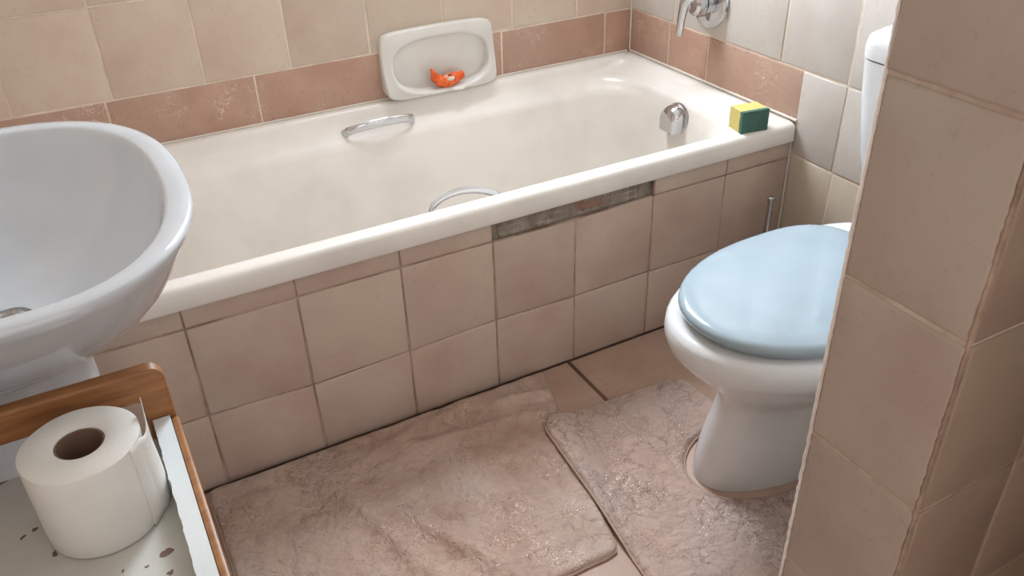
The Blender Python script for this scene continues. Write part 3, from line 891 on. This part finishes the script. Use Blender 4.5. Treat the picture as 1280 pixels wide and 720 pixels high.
# loose sheet leaving the roll on the far right side and hanging free
def sheet():
    # leaves the roll on the near right side; its torn top edge dips, then rises to a point
    V, F = [], []
    N, H = 30, 14
    a0, a1 = math.radians(-42), math.radians(-24)
    for i in range(N+1):
        t = i/N
        if t < .4:
            a = a0+(a1-a0)*t/.4
            r = .0542+.0008*t/.4
            x, y = RC[0]+r*math.cos(a), RC[1]+r*math.sin(a); q = 0
        else:
            q = (t-.4)/.6
            p0 = Vector((RC[0]+.055*math.cos(a1), RC[1]+.055*math.sin(a1)))
            p1 = Vector((-1.4800, -1.296)); p2 = Vector((-1.4815, -1.270))
            p = p0*(1-q)**2+p1*2*q*(1-q)+p2*q*q; x, y = p
        top = .0985 - .006*math.sin(PI*min(1, q*1.5)) + .014*max(0, (q-.5)/.5)**1.3
        for j in range(H+1):
            v = j/H
            V.append((x-.003*q*(1-v)*0+.0010*math.sin(7*v)*q, y-.012*q*(1-v), RC[2]+.0008+top*v))
    for i in range(N):
        for j in range(H):
            a = i*(H+1)+j; F.append((a, a+H+1, a+H+2, a+1))
    ob = mesh_obj('loose_sheet', V, F, M['paper'], roll, RC, smooth=60)
    md = ob.modifiers.new('s', 'SOLIDIFY'); md.thickness = .0006
    return ob
sheet()

# ------------------------------------------------------------ mats
def inpoly(x, y, P_):
    c = False; n = len(P_)
    for i in range(n):
        x1, y1 = P_[i]; x2, y2 = P_[(i+1) % n]
        if (y1 > y) != (y2 > y) and x < (x2-x1)*(y-y1)/(y2-y1)+x1: c = not c
    return c
def quad_mat(name, c, res, hfun, thick, parent, mat, base=0.0015, rad=.04):
    """pile of a four-cornered mat: bilinear grid with rounded corners, rounded edge and relief"""
    (a, b, d, e_) = [Vector(q) for q in c]     # near-left, near-right, far-right, far-left
    W_ = ((b-a).length+(d-e_).length)/2; Hh = ((d-b).length+(e_-a).length)/2
    nx, ny = int(W_/res), int(Hh/res)
    V, F = [], []
    def warp(u, v):
        # map the unit square on to a rounded rectangle
        x, y = (u-.5)*W_, (v-.5)*Hh
        ax, ay = abs(x)-(W_/2-rad), abs(y)-(Hh/2-rad)
        if ax > 0 and ay > 0:
            m = max(ax, ay); L = math.hypot(ax, ay)
            k = m/L; ax2, ay2 = ax*k, ay*k
            x = math.copysign(W_/2-rad+ax2, x); y = math.copysign(Hh/2-rad+ay2, y)
        return x/W_+.5, y/Hh+.5
    for i in range(nx+1):
        for j in range(ny+1):
            u, v = i/nx, j/ny
            ee = min(u, 1-u)*W_; ev = min(v, 1-v)*Hh
            dd = min(ee, ev)
            u2, v2 = warp(u, v)
            p = a*(1-u2)*(1-v2)+b*u2*(1-v2)+d*u2*v2+e_*(1-u2)*v2
            k = min(1, dd/.012); k = math.sqrt(1-(1-k)**2)
            z = base + thick*(.15+.85*k) + hfun(p.x, p.y)*min(1, dd/.03)
            wob = .0040*noise.noise(Vector((p.x*25, p.y*25, 2)))*(1-min(1, dd/.03))
            V.append((p.x+wob, p.y+wob, z))
    for i in range(nx):
        for j in range(ny):
            q = i*(ny+1)+j; F.append((q, q+ny+1, q+ny+2, q+1))
    # skirt down to the floor
    bd = [i*(ny+1) for i in range(nx+1)] + [nx*(ny+1)+j for j in range(1, ny+1)] + [i*(ny+1)+ny for i in range(nx-1, -1, -1)] + [j for j in range(ny-1, 0, -1)]
    n0 = len(V)
    for q in bd: V.append((V[q][0], V[q][1], base))
    m = len(bd)
    for k in range(m):
        F.append((bd[k], n0+k, n0+(k+1) % m, bd[(k+1) % m]))
    return mesh_obj(name, V, F, mat, parent, (a.x, a.y, 0), smooth=179), [V[q][:2] for q in bd]
def hem(name, pts, r, z, parent, org):
    V = [(x, y, z(x, y) if callable(z) else z) for x, y in pts]; V.append(V[0])
    return tube(name, V, r, M['mat_hem'], parent, org, n=8)
def crease(x, y, s):
    n = noise.fractal(Vector((x*s, y*s, .3)), .9, 2.1, 4)
    w = noise.noise(Vector((x*s*.9+n*.6, y*s*.9, 4.0)))
    return -max(0, 1-abs(w)*9)
def bump_bath(x, y):
    # broad folds, the far right corner is ruffled
    h = .0040*noise.noise(Vector((x*8, y*8, 1))) + .0018*noise.fractal(Vector((x*45, y*45, 1)), .8, 2, 4)
    def ridge(x0, y0, ang, w, amp, ln):
        c, s = math.cos(ang), math.sin(ang)
        a = (x-x0)*c+(y-y0)*s; b = -(x-x0)*s+(y-y0)*c
        return amp*math.exp(-(b/w)**2)*math.exp(-(a/ln)**4)
    h += ridge(-.76, -.745, math.radians(-12), .013, .014, .09)
    h += ridge(-.90, -.790, math.radians(-8), .018, .012, .16)
    h += ridge(-1.18, -.93, math.radians(-75), .022, .012, .22)
    h += ridge(-1.08, -1.02, math.radians(-62), .018, .012, .15)
    h += ridge(-1.02, -.72, math.radians(14), .020, .006, .2)
    xe = -.842+.055*(y+1.5)/.674
    if y < -.82 and x > xe-.01: h *= .2
    h += .0030*crease(x, y, 11) + .0016*crease(x+5, y, 26)
    return h if not (y < -.82 and x > xe-.01) else min(h, .001)
def bump_toi(x, y):
    h = .0020*noise.noise(Vector((x*12, y*12, 5))) + .0014*noise.fractal(Vector((x*70, y*70, 2)), .8, 2, 4)
    h += .0028*crease(x, y, 16) + .0018*crease(x+3, y+1, 30)
    return h
bm_ = thing('bath_mat', 'large beige pile bath mat lying along the tiled bath panel', 'mat', (-1.1, -.94, 0))
BC = [(-1.436, -1.190), (-.832, -1.186), (-.688, -.674), (-1.440, -.672)]
pile, bdp = quad_mat('pile', BC, .0040, bump_bath, .013, bm_, M['bath_mat'], rad=.012)
hem('hem', [(x, y) for x, y in bdp[::6]], .0028, .0032, bm_, (-1.1, -.94, 0))

# contour mat: rounded rectangle with a bay cut for the toilet foot, lying over the bath mat's right edge
tm = thing('toilet_mat', 'beige contour mat with a bay cut around the toilet foot', 'mat', (-.62, -1.15, 0))
def contour():
    res = .0036
    A, B, Dd, E_ = Vector((-.842, -1.50)), Vector((-.415, -1.515)), Vector((-.428, -.842)), Vector((-.787, -.826))
    # bay centre, radius
    bc, br_ = (-.455, -1.118), (.157, .108)
    W_ = .41; Hh = .675; rad = .045
    nx, ny = int(W_/res), int(Hh/res)
    idx = {}; V = []; F = []
    def sd_edge(u, v):
        x, y = abs(u-.5)*W_, abs(v-.5)*Hh
        qx, qy = x-(W_/2-rad), y-(Hh/2-rad)
        return -(math.hypot(max(qx, 0), max(qy, 0))+min(max(qx, qy), 0)-rad)
    def sd_bay(p):
        x = p.x-bc[0]; y = p.y-bc[1]
        if x > 0: return abs(y)-br_[1]
        k = math.hypot(x/br_[0], y/br_[1])
        return (k-1)*br_[1]
    P_ = {}
    for i in range(nx+1):
        for j in range(ny+1):
            u, v = i/nx, j/ny
            p = A*(1-u)*(1-v)+B*u*(1-v)+Dd*u*v+E_*(1-u)*v
            P_[i, j] = (p, min(sd_edge(u, v), sd_bay(p)))
    def under(x, y):  # the bath mat beneath lifts this one
        # distance inside the bath mat's slanted right edge
        t = (y+1.186)/(.512); xe = -.832+.144*t
        if y < -1.2 or t > 1.05: dv = max(0, 1-(max(0, -1.186-y))/.03) if y < -1.186 else 0
        else: dv = 1
        s = (xe - x)/.03 + .8
        return .0170*dv*max(0, min(1, s))
    for (i, j), (p, d_) in P_.items():
        if d_ > 0:
            k = min(1, d_/.010); k = math.sqrt(1-(1-k)**2)
            z = .0015+under(p.x, p.y)+.012*(.15+.85*k)+bump_toi(p.x, p.y)*min(1, d_/.02)
            idx[i, j] = len(V); V.append((p.x, p.y, z))
    # cells
    bedge = {}
    for i in range(nx):
        for j in range(ny):
            q = [(i, j), (i+1, j), (i+1, j+1), (i, j+1)]
            q = [c for c in q if c in idx]
            if len(q) >= 3:
                f = [idx[c] for c in q]; F.append(tuple(f))
                for a in range(len(f)):
                    e1, e2 = f[a], f[(a+1) % len(f)]
                    if (e2, e1) in bedge: del bedge[e2, e1]
                    else: bedge[e1, e2] = 1
    # pull border vertices exactly on the outline
    bv = {a for a, b in bedge}|{b for a, b in bedge}
    inv = {v: k for k, v in idx.items()}
    def field(p):
        # u,v by inverse bilinear (near-rectangular, two fixed-point steps)
        u = (p.x-E_.x)/W_; v = .5
        for _ in range(6):
            l = A.lerp(E_, v); r = B.lerp(Dd, v)
            u = (p.x-l.x)/(r.x-l.x)
            b0 = A.lerp(B, u); t0 = E_.lerp(Dd, u)
            v = (p.y-b0.y)/(t0.y-b0.y)
        return min(sd_edge(u, v), sd_bay(p))
    for q in bv:
        p = Vector(V[q][:2])
        for _ in range(3):
            d0 = field(p); h_ = .0005
            g = Vector((field(p+Vector((h_, 0)))-d0, field(p+Vector((0, h_)))-d0))/h_
            if g.length < 1e-3: break
            p = p - g.normalized()*(d0/g.length)
        z0 = .0015+under(p.x, p.y)
        V[q] = (p.x, p.y, z0+.003)
    n0 = len(V); lo = {}
    for q in bv:
        lo[q] = len(V); V.append((V[q][0], V[q][1], .0005+under(V[q][0], V[q][1])))
    for a, b in bedge: F.append((a, lo[a], lo[b], b))
    ob = mesh_obj('pile', V, F, M['toilet_mat'], tm, (-.62, -1.15, 0), smooth=179)
    # ordered border for the hem
    nxt = {a: b for a, b in bedge}
    s = next(iter(nxt)); loop = [s]; c = nxt[s]
    while c != s and len(loop) < 5000: loop.append(c); c = nxt.get(c, s)
    pts = [V[q][:2] for q in loop[::4]]
    hem('hem', pts, .0026, lambda x, y: .0034+under(x, y), tm, (-.62, -1.15, 0))
contour()
